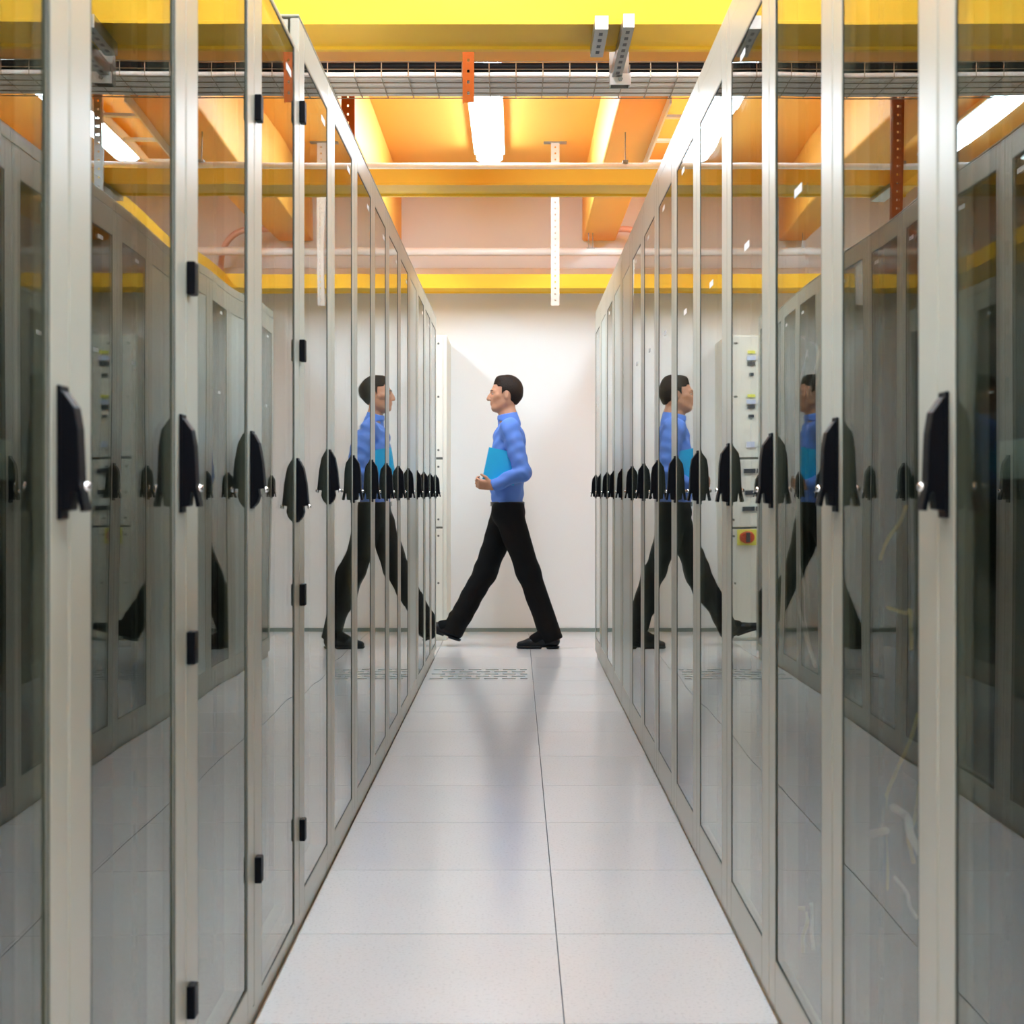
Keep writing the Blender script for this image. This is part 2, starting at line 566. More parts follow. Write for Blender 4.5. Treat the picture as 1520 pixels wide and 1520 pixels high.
    link('lock', cached((s, 'l'), lambda: MB().tube([(0.0, 0, 0), (-s * 0.003, 0, 0), (-s * 0.0075, 0, 0)], [0.0055, 0.0055, 0.004], 10).mesh('lock', True)),
         M['chrome'], d, (X(-0.0245), hy, hz + 0.028))
    hinges = HINGES.get((side, idx), ())
    for z in hinges:
        link('hinge', cached((s, 'hg'), lambda: MB().box(X(-0.013) - X(0), 0, -0.002, 0.026, -0.025, 0.025).mesh('hinge')),
             M['black'], d, (X(0), -0.2985 + 0.002, z), bevel=0.002)
    # small white stickers on the pane
    if not opaque:
        lm = cached((s, 'lb'), lambda: MB().box(0, -s * 0.0006, -0.035, 0.035, -0.0075, 0.0075).mesh('door_label'))
        link('door_label', lm, M['label'], d, (X(0.0019), 0.06 if side == 'right' else 0.15, 1.985 if not low else 1.95), label='white paper label near the top of the pane')
        if side == 'right' and idx >= 2:
            link('door_label', lm, M['label'], d, (X(0.0019), 0.0, 1.556), label='white paper label at mid height')
    return t


HINGES = {('left', 2): (), ('left', 2): (1.346, 0.787, 0.252), ('left', 3): (1.755, 0.304), ('left', 4): (1.897, 1.349, 0.788, 0.248)}
# small misalignments of single panes (radians), as real doors have
PANE_TILT = {('left', 0): 0.012, ('left', 1): 0.010, ('left', 2): 0.006, ('left', 3): 0.003, ('right', 2): -0.004}
for i in range(14):
    build_cabinet(-1, 1.1 + 0.6 * i, i, 'slim' if i == 3 else 'low' if i < 3 else 'opaque' if i == 10 else 'std')
for i in range(14):
    build_cabinet(1, 1.2 + 0.6 * i, i, 'opaque' if i in (9, 10, 12) else 'std')


# ------------------------------------------------------------------ things inside the cabinets
def rack_switch(s, yc, z, label, u):
    t = thing('rack_switch', label, 'network switch', (s * (W + u), yc, z))
    link('chassis', MB().box(0, s * 0.30, -0.222, 0.222, 0.0, 0.043).mesh('chassis'), M['device'], t, (s * 0.002, 0, 0), bevel=0.001)
    link('faceplate', MB().box(-s * 0.003, s * 0.002, -0.241, 0.241, 0.0, 0.043).mesh('faceplate'), M['device'], t)
    pm = MB().box(-s * 0.0045, -s * 0.003, -0.006, 0.006, 0.0, 0.011).mesh('port')
    for r in range(2):
        for k in range(16):
            link('port', pm, M['deviceport'], t, (0, -0.15 + k * 0.017, 0.007 + r * 0.018))


rack_switch(1, 1.51, 1.037, 'grey rack switch inside the right row, behind the nearest glass door', 0.060)
rack_switch(-1, 1.43, 1.035, 'grey rack switch inside the left row, behind the nearest glass door', 0.056)


def cable(pts_px, xw, r, m, name, label, group):
    """network cable hanging in the plane x = xw, given by where it shows"""
    P = []
    for k, (px, py) in enumerate(pts_px):
        y = xw * F_PX / (px - 766)
        P.append((xw + 0.006 * math.sin(k * 1.7), y, HC - (py - 733) * y / F_PX))
    mb = MB().tube(spline(P, 6), r, 8)
    tag(link(name, mb.mesh(name, True), m), label, 'cable', group)


G = 'network cables in the right row'
cable([(1172, 505), (1160, 560), (1155, 640), (1157, 745), (1165, 800), (1175, 850), (1185, 880), (1195, 930), (1206, 990)], 0.556, 0.0035,
      M['whitecable'], 'network_cable', 'white network cable hanging full length in the right row, leftmost of two', G)
cable([(1200, 520), (1180, 580), (1170, 660), (1168, 760), (1176, 815), (1190, 870), (1200, 935), (1213, 985)], 0.562, 0.003,
      M['whitecable'], 'network_cable', 'white network cable hanging full length in the right row, second of two', G)
cable([(1190, 500), (1206, 512), (1216, 530), (1212, 560), (1200, 585)], 0.566, 0.003,
      M['whitecable'], 'network_cable', 'short white cable looped high in the right row', G)
cable([(1345, 752), (1330, 775), (1320, 800), (1312, 830)], 0.56, 0.003, M['yellowcable'],
      'network_cable', 'yellow cable slanting just below handle height in the right row', G)
cable([(1318, 902), (1338, 910), (1352, 906), (1358, 915), (1350, 940), (1348, 965)], 0.56, 0.003, M['yellowcable'],
      'network_cable', 'yellow cable bending like a hook low in the right row', G)
cable([(1363, 1060), (1345, 1100), (1330, 1150), (1318, 1200), (1314, 1290), (1311, 1380)], 0.57, 0.003, M['yellowcable'],
      'network_cable', 'long yellow cable dropping to the cabinet bottom in the right row', G)
cable([(1366, 1160), (1352, 1215), (1350, 1240), (1362, 1280)], 0.575, 0.003, M['yellowcable'],
      'network_cable', 'short yellow cable beside the grey plug in the right row', G)
cable([(1252, 1262), (1258, 1250), (1268, 1245), (1290, 1240), (1312, 1233)], 0.56, 0.006, M['whitecable'],
      'network_cable', 'thick white cable lying nearly level behind the second right door', G)
cable([(1326, 1198), (1338, 1210), (1350, 1218), (1358, 1240), (1364, 1268)], 0.565, 0.006, M['whitecable'],
      'network_cable', 'thick white cable bending down behind the second right door', G)
cable([(1328, 1302), (1340, 1325), (1352, 1345), (1366, 1362)], 0.57, 0.003, M['whitecable'],
      'network_cable', 'thin white cable slanting down near the cabinet bottom, right row', G)
cable([(1182, 1348), (1192, 1350), (1200, 1368), (1196, 1390), (1190, 1412)], 0.56, 0.004, M['yellowcable'],
      'network_cable', 'short yellow cable end at the bottom of the third right cabinet', G)
cable([(1204, 1342), (1200, 1365), (1206, 1385), (1212, 1408)], 0.565, 0.004, M['whitecable'],
      'network_cable', 'short white cable end at the bottom of the third right cabinet', G)


# ------------------------------------------------------------------ yellow raceways
ZR = 2.49


def raceway_profile(wd, h, th=0.006):
    # U channel with rolled lips and small foot beads, in (across, height)
    a = wd / 2
    return [(-a, 0.012), (-a - 0.004, 0.010), (-a - 0.004, 0.0), (-a + 0.022, 0), (-a + 0.030, 0.009), (a - 0.030, 0.009), (a - 0.022, 0),
            (a + 0.004, 0.0), (a + 0.004, 0.010), (a, 0.012), (a, h), (a - 0.012, h), (a - 0.012, h - th),
            (a - th, h - th), (a - th, 0.014), (-a + th, 0.014), (-a + th, h - th), (-a + 0.012, h - th), (-a + 0.012, h), (-a, h)]


def raceway_x(y, xa, xb, label, h=0.10):
    me = MB().prism([(p[0], p[1]) for p in raceway_profile(0.29, h)], 'x', xa, xb).mesh('cable_raceway')
    t = thing('cable_raceway', label, 'cable raceway', (0, y, ZR), 'yellow cable raceways')
    link('channel', me, M['yellow'], t)
    n = int((xb - xa) / 1.2)
    cm = MB().box(-0.03, 0.03, -0.152, 0.152, -0.003, -0.0002).mesh('joint_strap')
    for k in range(1, n + 1):
        x = xa + (xb - xa) * k / (n + 1)
        if abs(x) > 0.6:
            link('joint_strap', cm, M['yellow'], t, (x, 0, 0))
    return t


raceway_x(4.93, -2.6, 2.6, 'yellow raceway across the top of the picture, nearest the camera')
raceway_x(7.42, -0.93, 1.249, 'yellow raceway across the aisle just under the white pipe', 0.076)
raceway_x(11.06, -1.3, 1.249, 'yellow raceway running along the white back wall')
t = thing('cable_raceway', 'yellow raceway running away from the camera above the right row, joining the other two', 'cable raceway', (1.10, 9.23, ZR), 'yellow cable raceways')
link('channel', MB().prism(raceway_profile(0.29, 0.10), 'y', -1.655, 1.675).mesh('channel'), M['yellow'], t)


# ------------------------------------------------------------------ struts, brackets
def perforated_strut(length, wd=0.041, dp=0.021, pitch=0.04):
    """vertical channel from z=0 up to z=length, slots in the face towards -y"""
    mb = MB()
    a = wd / 2
    mb.box(-a, -0.0045, -dp, -dp + 0.0025, 0, length)
    mb.box(0.0045, a, -dp, -dp + 0.0025, 0, length)
    z = 0.0
    while z < length:
        mb.box(-0.0045, 0.0045, -dp, -dp + 0.0025, z, min(z + pitch * 0.72, length))
        z += pitch
    mb.box(-a, -a + 0.0025, -dp + 0.0025, 0, 0, length)
    mb.box(a - 0.0025, a, -dp + 0.0025, 0, 0, length)
    return mb


def hanger(x, y, z0, m, label, plate=True, wd=0.041, arm=False):
    t = thing('hanging_strut', label, 'strut', (x, y, z0))
    L = ZC - z0
    link('channel', perforated_strut(L - 0.006, wd).mesh('channel'), m, t)
    if plate:
        link('top_plate', MB().box(-0.075, 0.075, -0.04, 0.025, L - 0.006, L).mesh('top_plate'), M['galv'], t)
    if arm:
        link('support_arm', MB().box(-wd / 2, wd / 2, -0.002, 0.37, ZR - 0.021 - z0, ZR - z0).mesh('support_arm'), M['galv'], t)
    return t


hanger(0.256, 10.0, 2.25, M['litgalv'], 'perforated steel strut hanging in front of the back wall over the aisle', wd=0.055)
hanger(-0.175, 5.62, 2.455, M['orangelit'], 'short orange-lit perforated strut hanging in front of the wire cable tray', wd=0.042)
hanger(-0.79, 7.20, 2.25, M['orangelit'], 'orange-lit perforated strut above the left cabinet row', wd=0.062, arm=True)
hanger(0.87, 7.22, 2.35, M['galv'], 'pale steel strut beyond the right cabinet row, holding the yellow raceway', arm=True)

t = thing('support_bracket', 'short steel strut channel under the near yellow raceway, left of two', 'bracket', (0.263, 4.69, 2.446))
mb = MB()
mb.box(-0.0205, 0.0205, 0, 0.30, 0, 0.003); mb.box(-0.0205, -0.018, 0, 0.30, 0.003, 0.041); mb.box(0.018, 0.0205, 0, 0.30, 0.003, 0.041)
link('channel', mb.mesh('channel'), M['galv'], t)
link('end_cap', MB().box(-0.0205, 0.0205, -0.004, 0, 0, 0.041).mesh('end_cap'), M['pipe'], t)
sm = MB().box(-0.006, 0.006, -0.014, 0.014, -0.0006, 0.0).mesh('slot')
for k in range(4):
    link('slot', sm, M['breaker'], t, (0, 0.05 + k * 0.065, 0))
t = thing('support_bracket', 'long steel strut bracket with a hanging plate under the near yellow raceway, right of two', 'bracket', (0.345, 4.67, 2.446))
mb = MB()
mb.box(-0.017, 0.017, 0, 0.62, 0, 0.003); mb.box(-0.017, -0.0145, 0, 0.62, 0.003, 0.041); mb.box(0.0145, 0.017, 0, 0.62, 0.003, 0.041)
link('channel', mb.mesh('channel'), M['galv'], t)
link('end_cap', MB().box(-0.017, 0.017, -0.004, 0, 0, 0.041).mesh('end_cap'), M['pipe'], t)
for k in range(8):
    link('slot', sm, M['breaker'], t, (0, 0.05 + k * 0.065, 0))
mb = MB()
mb.box(-0.034, 0.034, 0.62, 0.626, -0.022, 0.12)
mb.box(-0.034, -0.030, 0.56, 0.62, -0.022, 0.044); mb.box(0.030, 0.034, 0.56, 0.62, -0.022, 0.044)
link('hanging_plate', mb.mesh('hanging_plate'), M['galv'], t, (0.012, 0, 0))
link('plate_foot', MB().box(-0.036, 0.036, 0.552, 0.56, -0.026, 0.012).mesh('plate_foot'), M['pipe'], t, (0.012, 0, 0))
link('bolt', MB().tube([(0, 0.545, 0.0), (0, 0.552, 0.0)], 0.008, 6).mesh('bolt'), M['galv'], t, (0.012, 0, -0.008))

# ------------------------------------------------------------------ wire basket tray with cables
t = thing('wire_cable_tray', 'wire basket cable tray across the aisle carrying black and white cables', 'cable tray', (0, 5.82, 2.566))
mb = MB()
TX = 2.6
for (y, z) in [(-0.15, 0.0), (-0.15, 0.03), (-0.15, 0.058), (-0.075, 0), (0, 0), (0.075, 0), (0.15, 0), (0.15, 0.03), (0.15, 0.058)]:
    mb.tube([(-TX, y, z), (TX, y, z)], 0.0022, 4)
n = int(2 * TX / 0.1)
for k in range(n + 1):
    x = -TX + k * 0.1
    mb.tube([(x, -0.15, 0.060), (x, -0.15, 0.0), (x, 0.15, 0.0), (x, 0.15, 0.060)], 0.0022, 4)
bw = link('basket_mesh', mb.mesh('basket_mesh'), M['wire'], t)
bw['kind'] = 'stuff'


def tray_cable(y, z, r, m, name, label, group, seed):
    rnd = random.Random(seed)
    pts = []
    x = -TX
    while x <= TX + 1e-6:
        pts.append((x, y + rnd.uniform(-0.0008, 0.0008), z + rnd.uniform(0, 0.0015)))
        x += 0.2
    tag(link(name, MB().tube(spline(pts, 3), r, 10).mesh(name, True), m), label, 'cable', group)


for k, (y, z, r) in enumerate([(5.693 + 0.039 * q, 2.6085, 0.0180) for q in range(5)]):
    tray_cable(y, z, r, M['blackcable'], 'power_cable', 'thick black power cable on top in the wire tray', 'black cables in the wire tray', 10 + k)
for k in range(14):
    tray_cable(5.684 + 0.0206 * k, 2.5785, 0.0098, M['whitecable'], 'data_cable', 'white data cable on the bottom of the wire tray', 'white cables in the wire tray', 40 + k)


# ------------------------------------------------------------------ pipes, ladder, conduit
def clip(par, x, z_up):
    mb = MB()
    mb.box(x - 0.003, x + 0.003, -0.003, 0.003, 0.02, z_up)
    mb.box(x - 0.014, x + 0.014, -0.022, 0.022, 0.012, 0.026)
    return link('pipe_clip', mb.mesh('pipe_clip'), M['galv'], par)


t = thing('ceiling_pipe', 'thin white pipe crossing the aisle just above the middle yellow raceway', 'pipe', (0, 7.9, 2.716))
link('pipe', MB().tube([(-2.9, 0, 0), (2.9, 0, 0)], 0.016, 14).mesh('pipe', True), M['pipe'], t)
for x in (-1.0, 0.565):
    clip(t, x, ZB - 2.716)
t = thing('ceiling_pipe', 'white pipe across the back wall under the orange beams', 'pipe', (0, 10.95, 2.755))
link('pipe', MB().tube([(-2.9, 0, 0), (2.9, 0, 0)], 0.03, 16).mesh('pipe', True), M['pipe'], t)
for x in (-1.0, 0.52, 0.55):
    clip(t, x, ZB - 2.755)
tag(link('wall_pale_strip', MB().box(X0, X1, 11.23, 11.3, 2.615, 2.68).mesh('wall_pale_strip'), M['pipe'], bevel=0.006),  # added pale strip standing for a whitish band on the wall
    'flat white strip on the back wall between pipe and yellow raceway', 'trunking')

t = thing('cable_ladder', 'white cable ladder running away from the camera above the right row', 'cable ladder', (0.82, 7.63, 2.838))
for e in (-1, 1):
    link('side_rail', MB().box(e * 0.10 - 0.005, e * 0.10 + 0.005, -0.52, 1.0, 0, 0.05).mesh('side_rail'), M['pipe'], t)
rm = MB().box(-0.095, 0.095, -0.02, 0.02, 0.004, 0.018).mesh('rung')
for k in range(4):
    link('rung', rm, M['pipe'], t, (0, -0.22 + 0.5 * k, 0)) if k < 3 else None

tag(link('bent_conduit', MB().tube(spline([(0.66, 11.1, 2.93), (0.78, 11.1, 2.945), (0.90, 11.1, 2.92), (0.98, 11.1, 2.85), (1.02, 11.1, 2.75), (1.03, 11.1, 2.60)], 5), 0.022, 10).mesh('bent_conduit', True),
         mat('pink_conduit', (0.75, 0.45, 0.36), 0.45)), 'pinkish conduit bending down beside an orange beam at the back wall', 'conduit')

# ------------------------------------------------------------------ electrical panel and socket
PY = 10.62
t = thing('electrical_panel', 'cream electrical distribution panel at the end of the left row by the back wall', 'electrical panel', (-0.98, 10.95, 0))
link('panel_body', MB().box(-0.5, 0.498, PY - 10.95 + 0.012, 0.35, 0, 2.125).mesh('panel_body'), M['panel'], t, bevel=0.004)
F = PY - 10.95
secs = [(0.02, 0.778), (0.792, 1.258), (1.274, 2.115)]
for (a, b) in secs:
    d = link('panel_door', MB().box(-0.49, 0.470, F, F + 0.012, a, b).mesh('panel_door'), M['panel'], t, bevel=0.003)
    scm = cached('screw', lambda: MB().tube([(0, 0.002, 0), (0, -0.003, 0)], 0.008, 8).mesh('screw'))
    for x in (0.44, 0.30):
        for z in (a + 0.05, (a + b) / 2, b - 0.05):
            link('screw', scm, M['rail'], d, (x, F, z))
link('section_gap', MB().box(-0.49, 0.47, F + 0.004, F + 0.013, 0.778, 0.792).mesh('section_gap'), M['panelgap'], t)
link('section_gap', MB().box(-0.49, 0.47, F + 0.004, F + 0.013, 1.258, 1.274).mesh('section_gap'), M['panelgap'], t)


def pz(py):
    return HC - (py - 733) * PY / F_PX


for (py, w_, h_, mk, nm) in [(523, 0.05, 0.02, 'yellowlabel', 'panel_label'), (532, 0.06, 0.03, 'bluelabel', 'panel_label'), (540, 0.05, 0.025, 'breaker', 'breaker'),
                             (556, 0.03, 0.02, 'breaker', 'breaker'), (588, 0.05, 0.02, 'yellowlabel', 'panel_label'), (597, 0.06, 0.03, 'bluelabel', 'panel_label'),
                             (604, 0.05, 0.022, 'breaker', 'breaker'), (618, 0.035, 0.02, 'breaker', 'breaker'), (660, 0.05, 0.04, 'bluelabel', 'panel_label'),
                             (699, 0.07, 0.03, 'breaker', 'breaker'), (731, 0.05, 0.03, 'breaker', 'breaker'), (755, 0.07, 0.03, 'breaker', 'breaker')]:
    for dx in (0.36, 0.28, 0.10, 0.02):
        link(nm, MB().box(-w_ / 2, w_ / 2, F - 0.012, F + 0.002, -h_ / 2, h_ / 2).mesh(nm), M[mk], t, (dx, 0, pz(py)))
zr = pz(797)
rs = link('rotary_switch', MB().box(-0.055, 0.055, F - 0.006, F + 0.001, -0.055, 0.055).mesh('rotary_switch'), M['yellowlabel'], t, (0.365, 0, zr), label='red rotary main switch on a yellow plate')
link('switch_knob', MB().tube([(0, F - 0.005, 0), (0, F - 0.02, 0), (0, F - 0.03, 0)], [0.043, 0.043, 0.036], 20).mesh('switch_knob'), M['red'], rs, label='round red knob')
link('knob_grip', MB().box(-0.012, 0.012, F - 0.045, F - 0.029, -0.034, 0.034).mesh('knob_grip'), M['breaker'], rs, bevel=0.003)

t = thing('wall_socket', 'white double wall socket low on the back wall beyond the panel', 'socket', (-1.66, 11.3, 0.27))
link('socket_plate', MB().box(-0.05, 0.05, -0.012, 0, -0.085, 0.085).mesh('socket_plate'), M['pipe'], t, bevel=0.003)
for z in (-0.04, 0.04):
    link('socket_well', MB().tube([(0, -0.0115, z), (0, -0.0135, z)], 0.022, 14).mesh('socket_well'), M['breaker'], t)


# ------------------------------------------------------------------ person (smooth distance-field bodies)
class Field:
    def __init__(self, lo, hi, h):
        self.lo, self.h = np.array(lo, float), h
        self.n = (np.ceil((np.array(hi) - self.lo) / h)).astype(int) + 1
        self.a = np.full(self.n, 1.0, np.float32)

    def _sub(self, lo, hi):
        i0 = np.maximum(np.floor((np.array(lo) - self.lo) / self.h).astype(int), 0)
        i1 = np.minimum(np.ceil((np.array(hi) - self.lo) / self.h).astype(int) + 1, self.n)
        if np.any(i1 <= i0):
            return None
        sl = tuple(slice(a, b) for a, b in zip(i0, i1))
        g = np.meshgrid(*[self.lo[k] + self.h * np.arange(i0[k], i1[k]) for k in range(3)], indexing='ij')
        return sl, np.stack(g, -1).astype(np.float32)

    def _union(self, sl, d, k):
        a = self.a[sl]
        if k <= 0:
            self.a[sl] = np.minimum(a, d)
        else:
            h = np.clip(0.5 + 0.5 * (a - d) / k, 0, 1)
            self.a[sl] = a * (1 - h) + d * h - k * h * (1 - h)

    def cone(self, p, q, r0, r1, k=0.02, sy=1.0):
        """tapered capsule p->q; sy > 1 widens it along y"""
        p, q = np.array(p, np.float32), np.array(q, np.float32)
        R = max(r0, r1) * max(1, sy) + k + 0.03
        s = self._sub(np.minimum(p, q) - R, np.maximum(p, q) + R)
        if s is None:
            return
        sl, X = s
        sc = np.array([1, 1 / sy, 1], np.float32)
        mid = (p + q) / 2
        X2 = (X - mid) * sc
        a, b = (p - mid) * sc, (q - mid) * sc
        ab = b - a
        tt = np.clip(((X2 - a) @ ab) / max(float(ab @ ab), 1e-9), 0, 1)
        d = np.linalg.norm(X2 - a - tt[..., None] * ab, axis=-1) - (r0 + (r1 - r0) * tt)
        self._union(sl, d, k)

    def chain(self, pts, rs, k=0.02, sy=1.0):
        for i in range(len(pts) - 1):
            self.cone(pts[i], pts[i + 1], rs[i], rs[i + 1], k, sy)

    def ell(self, c, r, k=0.02, sub=False):
        c, r = np.array(c, np.float32), np.array(r, np.float32)
        s = self._sub(c - r - k - 0.03, c + r + k + 0.03)
        sl, X = s
        d = (np.linalg.norm((X - c) / r, axis=-1) - 1) * float(r.min())
        if sub:
            a = self.a[sl]
            d = -d
            if k > 0:
                h = np.clip(0.5 - 0.5 * (a - d) / k, 0, 1)
                self.a[sl] = a * (1 - h) + d * h + k * h * (1 - h)
            else:
                self.a[sl] = np.maximum(a, d)
        else:
            self._union(sl, d, k)

    def coords(self):
        return np.meshgrid(*[self.lo[k] + self.h * np.arange(self.n[k]) for k in range(3)], indexing='ij', sparse=True)

    def clip(self, fn):
        x, y, z = self.coords()
        self.a = np.maximum(self.a, fn(x, y, z).astype(np.float32))

    def wrinkle(self, fn):
        x, y, z = self.coords()
        self.a = self.a + fn(x, y, z).astype(np.float32)

    def mesh(self, name):
        a = self.a
        s = a < 0
        c = np.zeros(np.array(a.shape) - 1, np.int8)
        for i in (0, 1):
            for j in (0, 1):
                for k in (0, 1):
                    c += s[i:a.shape[0] - 1 + i, j:a.shape[1] - 1 + j, k:a.shape[2] - 1 + k]
        act = (c > 0) & (c < 8)
        idx = np.argwhere(act)
        ids = -np.ones(act.shape, np.int64)
        ids[act] = np.arange(len(idx))
        corner = [(i, j, k) for i in (0, 1) for j in (0, 1) for k in (0, 1)]
        vals = np.stack([a[idx[:, 0] + q[0], idx[:, 1] + q[1], idx[:, 2] + q[2]] for q in corner], 1)
        acc = np.zeros((len(idx), 3)); cnt = np.zeros(len(idx))
        for m in range(8):
            for n in range(m + 1, 8):
                if sum(abs(corner[m][t] - corner[n][t]) for t in range(3)) != 1:
                    continue
                va, vb = vals[:, m], vals[:, n]
                x = (va < 0) != (vb < 0)
                t = np.where(x, va / np.where(x, va - vb, 1), 0)
                pos = np.array(corner[m]) + t[:, None] * (np.array(corner[n]) - np.array(corner[m]))
                acc += pos * x[:, None]; cnt += x
        V = self.lo + self.h * (idx + acc / cnt[:, None])
        quads = []
        for ax in range(3):
            b, cx = (ax + 1) % 3, (ax + 2) % 3
            sl0 = [slice(None)] * 3; sl1 = [slice(None)] * 3
            sl0[ax] = slice(0, -1); sl1[ax] = slice(1, None)
            s0, s1 = s[tuple(sl0)], s[tuple(sl1)]
            e = np.argwhere(s0 != s1)
            ok = (e[:, b] > 0) & (e[:, cx] > 0) & (e[:, b] < a.shape[b] - 1) & (e[:, cx] < a.shape[cx] - 1)
            e = e[ok]
            flip = s0[tuple(e.T)]
            q = []
            for (db, dc) in ((-1, -1), (0, -1), (0, 0), (-1, 0)):
                f = e.copy(); f[:, b] += db; f[:, cx] += dc
                q.append(ids[tuple(f.T)])
            q = np.stack(q, 1)
            q[~flip] = q[~flip][:, ::-1]
            quads.append(q)
        Q = np.concatenate(quads)
        # light smoothing
        for _ in range(2):
            S = np.zeros_like(V); C = np.zeros(len(V))
            for m in range(4):
                np.add.at(S, Q[:, m], V[Q[:, (m + 1) % 4]] + V[Q[:, (m + 3) % 4]])
                np.add.at(C, Q[:, m], 2)
            V = V * 0.5 + 0.5 * S / np.maximum(C, 1)[:, None]
        me = bpy.data.meshes.new(name)
        me.vertices.add(len(V)); me.vertices.foreach_set('co', V.astype(np.float32).ravel())
        me.loops.add(Q.size); me.loops.foreach_set('vertex_index', Q.astype(np.int32).ravel())
        me.polygons.add(len(Q))
        me.polygons.foreach_set('loop_start', np.arange(0, Q.size, 4, dtype=np.int32))
        me.polygons.foreach_set('loop_total', np.full(len(Q), 4, np.int32))
        me.update(calc_edges=True)
        me.validate()
        me.shade_smooth()
        return me


# local frame: origin on the floor under the hips; walks towards -x; camera side is -y
DP = 10.15
PXM = F_PX / DP
P2 = lambda px, py, y=0.0: ((px - 766) / PXM, y, HC - (py - 733) / PXM)
hipN, hipF = (-0.055, -0.085, 0.90), (-0.06, 0.085, 0.90)
kneeN, kneeF = (0.083, -0.085, 0.500), (-0.204, 0.085, 0.500)
ankN, ankF = (0.222, -0.085, 0.105), (-0.405, 0.085, 0.135)
shN, shF = (-0.040, -0.185, 1.452), (-0.040, 0.185, 1.452)
elN, elF = (0.045, -0.258, 1.155), (0.010, 0.235, 1.150)
wrN, wrF = (-0.152, -0.224, 1.072), (-0.040, 0.215, 0.915)


def hand(f, wrist, d, out, up, curl, r=0.0085):
    """palm, four bent fingers and a thumb; d = pointing, out = back of hand, up = thumb side"""
    w_, d, out, up = [np.array(v, float) for v in (wrist, d, out, up)]
    d /= np.linalg.norm(d); out /= np.linalg.norm(out); up /= np.linalg.norm(up)
    for t in (-0.024, -0.008, 0.008, 0.024):
        f.cone(w_ + up * t * 0.6 + d * 0.005, w_ + d * 0.082 + up * t, 0.016, 0.013, 0.012)
    for t, ln in zip((0.027, 0.009, -0.009, -0.026), (0.070, 0.078, 0.073, 0.058)):
        p = w_ + d * 0.085 + up * t
        ang = 0.0
        for seg, part in enumerate((0.45, 0.30, 0.25)):
            ang += curl[seg]
            q = p + (d * math.cos(ang) - out * math.sin(ang)) * ln * part
            f.cone(p, q, r - 0.0006 * seg, r - 0.0006 * (seg + 1), 0.003)
            p = q
    p0 = w_ + d * 0.022 + up * 0.026
    p1 = p0 + d * 0.030 + up * 0.026 - out * 0.010
    p2 = p1 + d * 0.030 + up * 0.008 - out * 0.012
    f.cone(w_ + d * 0.015 + up * 0.012, p0, 0.014, 0.014, 0.012)
    f.cone(p0, p1, 0.0125, 0.010, 0.006)
    f.cone(p1, p2, 0.010, 0.008, 0.003)


person = thing('person', 'person striding left in a blue shirt and black trousers, a cyan folder under one arm', 'person', (0, DP, 0))

# body: one continuous skin surface
b = Field((-0.72, -0.34, -0.01), (0.34, 0.34, 1.83), 0.0052)
b.cone((-0.055, 0, 0.95), (-0.045, 0, 1.36), 0.088, 0.098, 0.03, 1.45)
b.cone((-0.04, -0.15, 1.435), (-0.04, 0.15, 1.435), 0.05, 0.05, 0.05)
b.chain([(-0.045, 0, 1.42), (-0.050, 0, 1.52), (-0.066, 0, 1.62)], [0.075, 0.056, 0.054], 0.04)
HX, HZ = -0.072, 1.69
b.ell((HX + 0.012, 0, HZ + 0.012), (0.098, 0.076, 0.100), 0.02)                # skull
b.ell((HX - 0.030, 0, HZ - 0.040), (0.066, 0.060, 0.080), 0.03)                # face
b.cone((HX - 0.070, -0.010, HZ - 0.103), (HX - 0.070, 0.010, HZ - 0.103), 0.021, 0.021, 0.025)   # chin
for sgn in (-1, 1):
    b.cone((HX + 0.005, sgn * 0.052, HZ - 0.062), (HX - 0.055, sgn * 0.026, HZ - 0.100), 0.018, 0.017, 0.03)   # jaw
    b.cone((HX - 0.066, sgn * 0.034, HZ - 0.028), (HX - 0.045, sgn * 0.055, HZ - 0.022), 0.013, 0.012, 0.02)   # cheekbone
    b.cone((HX - 0.086, sgn * 0.012, HZ + 0.012), (HX - 0.072, sgn * 0.045, HZ + 0.010), 0.010, 0.009, 0.012)  # brow
    b.ell((HX - 0.096, sgn * 0.032, HZ - 0.008), (0.017, 0.016, 0.011), 0.008, True)                           # eye socket
    b.ell((HX + 0.010, sgn * 0.077, HZ - 0.018), (0.018, 0.010, 0.031), 0.006)                                 # ear
    b.ell((HX + 0.006, sgn * 0.086, HZ - 0.014), (0.009, 0.005, 0.016), 0.004, True)
b.chain([(HX - 0.088, 0, HZ + 0.002), (HX - 0.103, 0, HZ - 0.022), (HX - 0.113, 0, HZ - 0.040)], [0.009, 0.0115, 0.013], 0.010)
for sgn in (-1, 1):
    b.ell((HX - 0.098, sgn * 0.012, HZ - 0.045), (0.012, 0.008, 0.008), 0.006)
b.cone((HX - 0.090, -0.018, HZ - 0.066), (HX - 0.090, 0.018, HZ - 0.066), 0.0085, 0.0085, 0.008)
b.cone((HX - 0.088, -0.015, HZ - 0.077), (HX - 0.088, 0.015, HZ - 0.077), 0.0085, 0.0085, 0.006)
for hp, kn, an in ((hipN, kneeN, ankN), (hipF, kneeF, ankF)):
    b.chain([hp, kn, an], [0.082, 0.055, 0.040], 0.03)
for sh, el, wr in ((shN, elN, wrN), (shF, elF, wrF)):
    b.chain([sh, el, wr], [0.050, 0.040, 0.027], 0.02)
b.cone(ankN, (0.10, -0.085, 0.045), 0.036, 0.03, 0.03)
b.cone(ankF, (-0.52, 0.085, 0.125), 0.036, 0.03, 0.03)
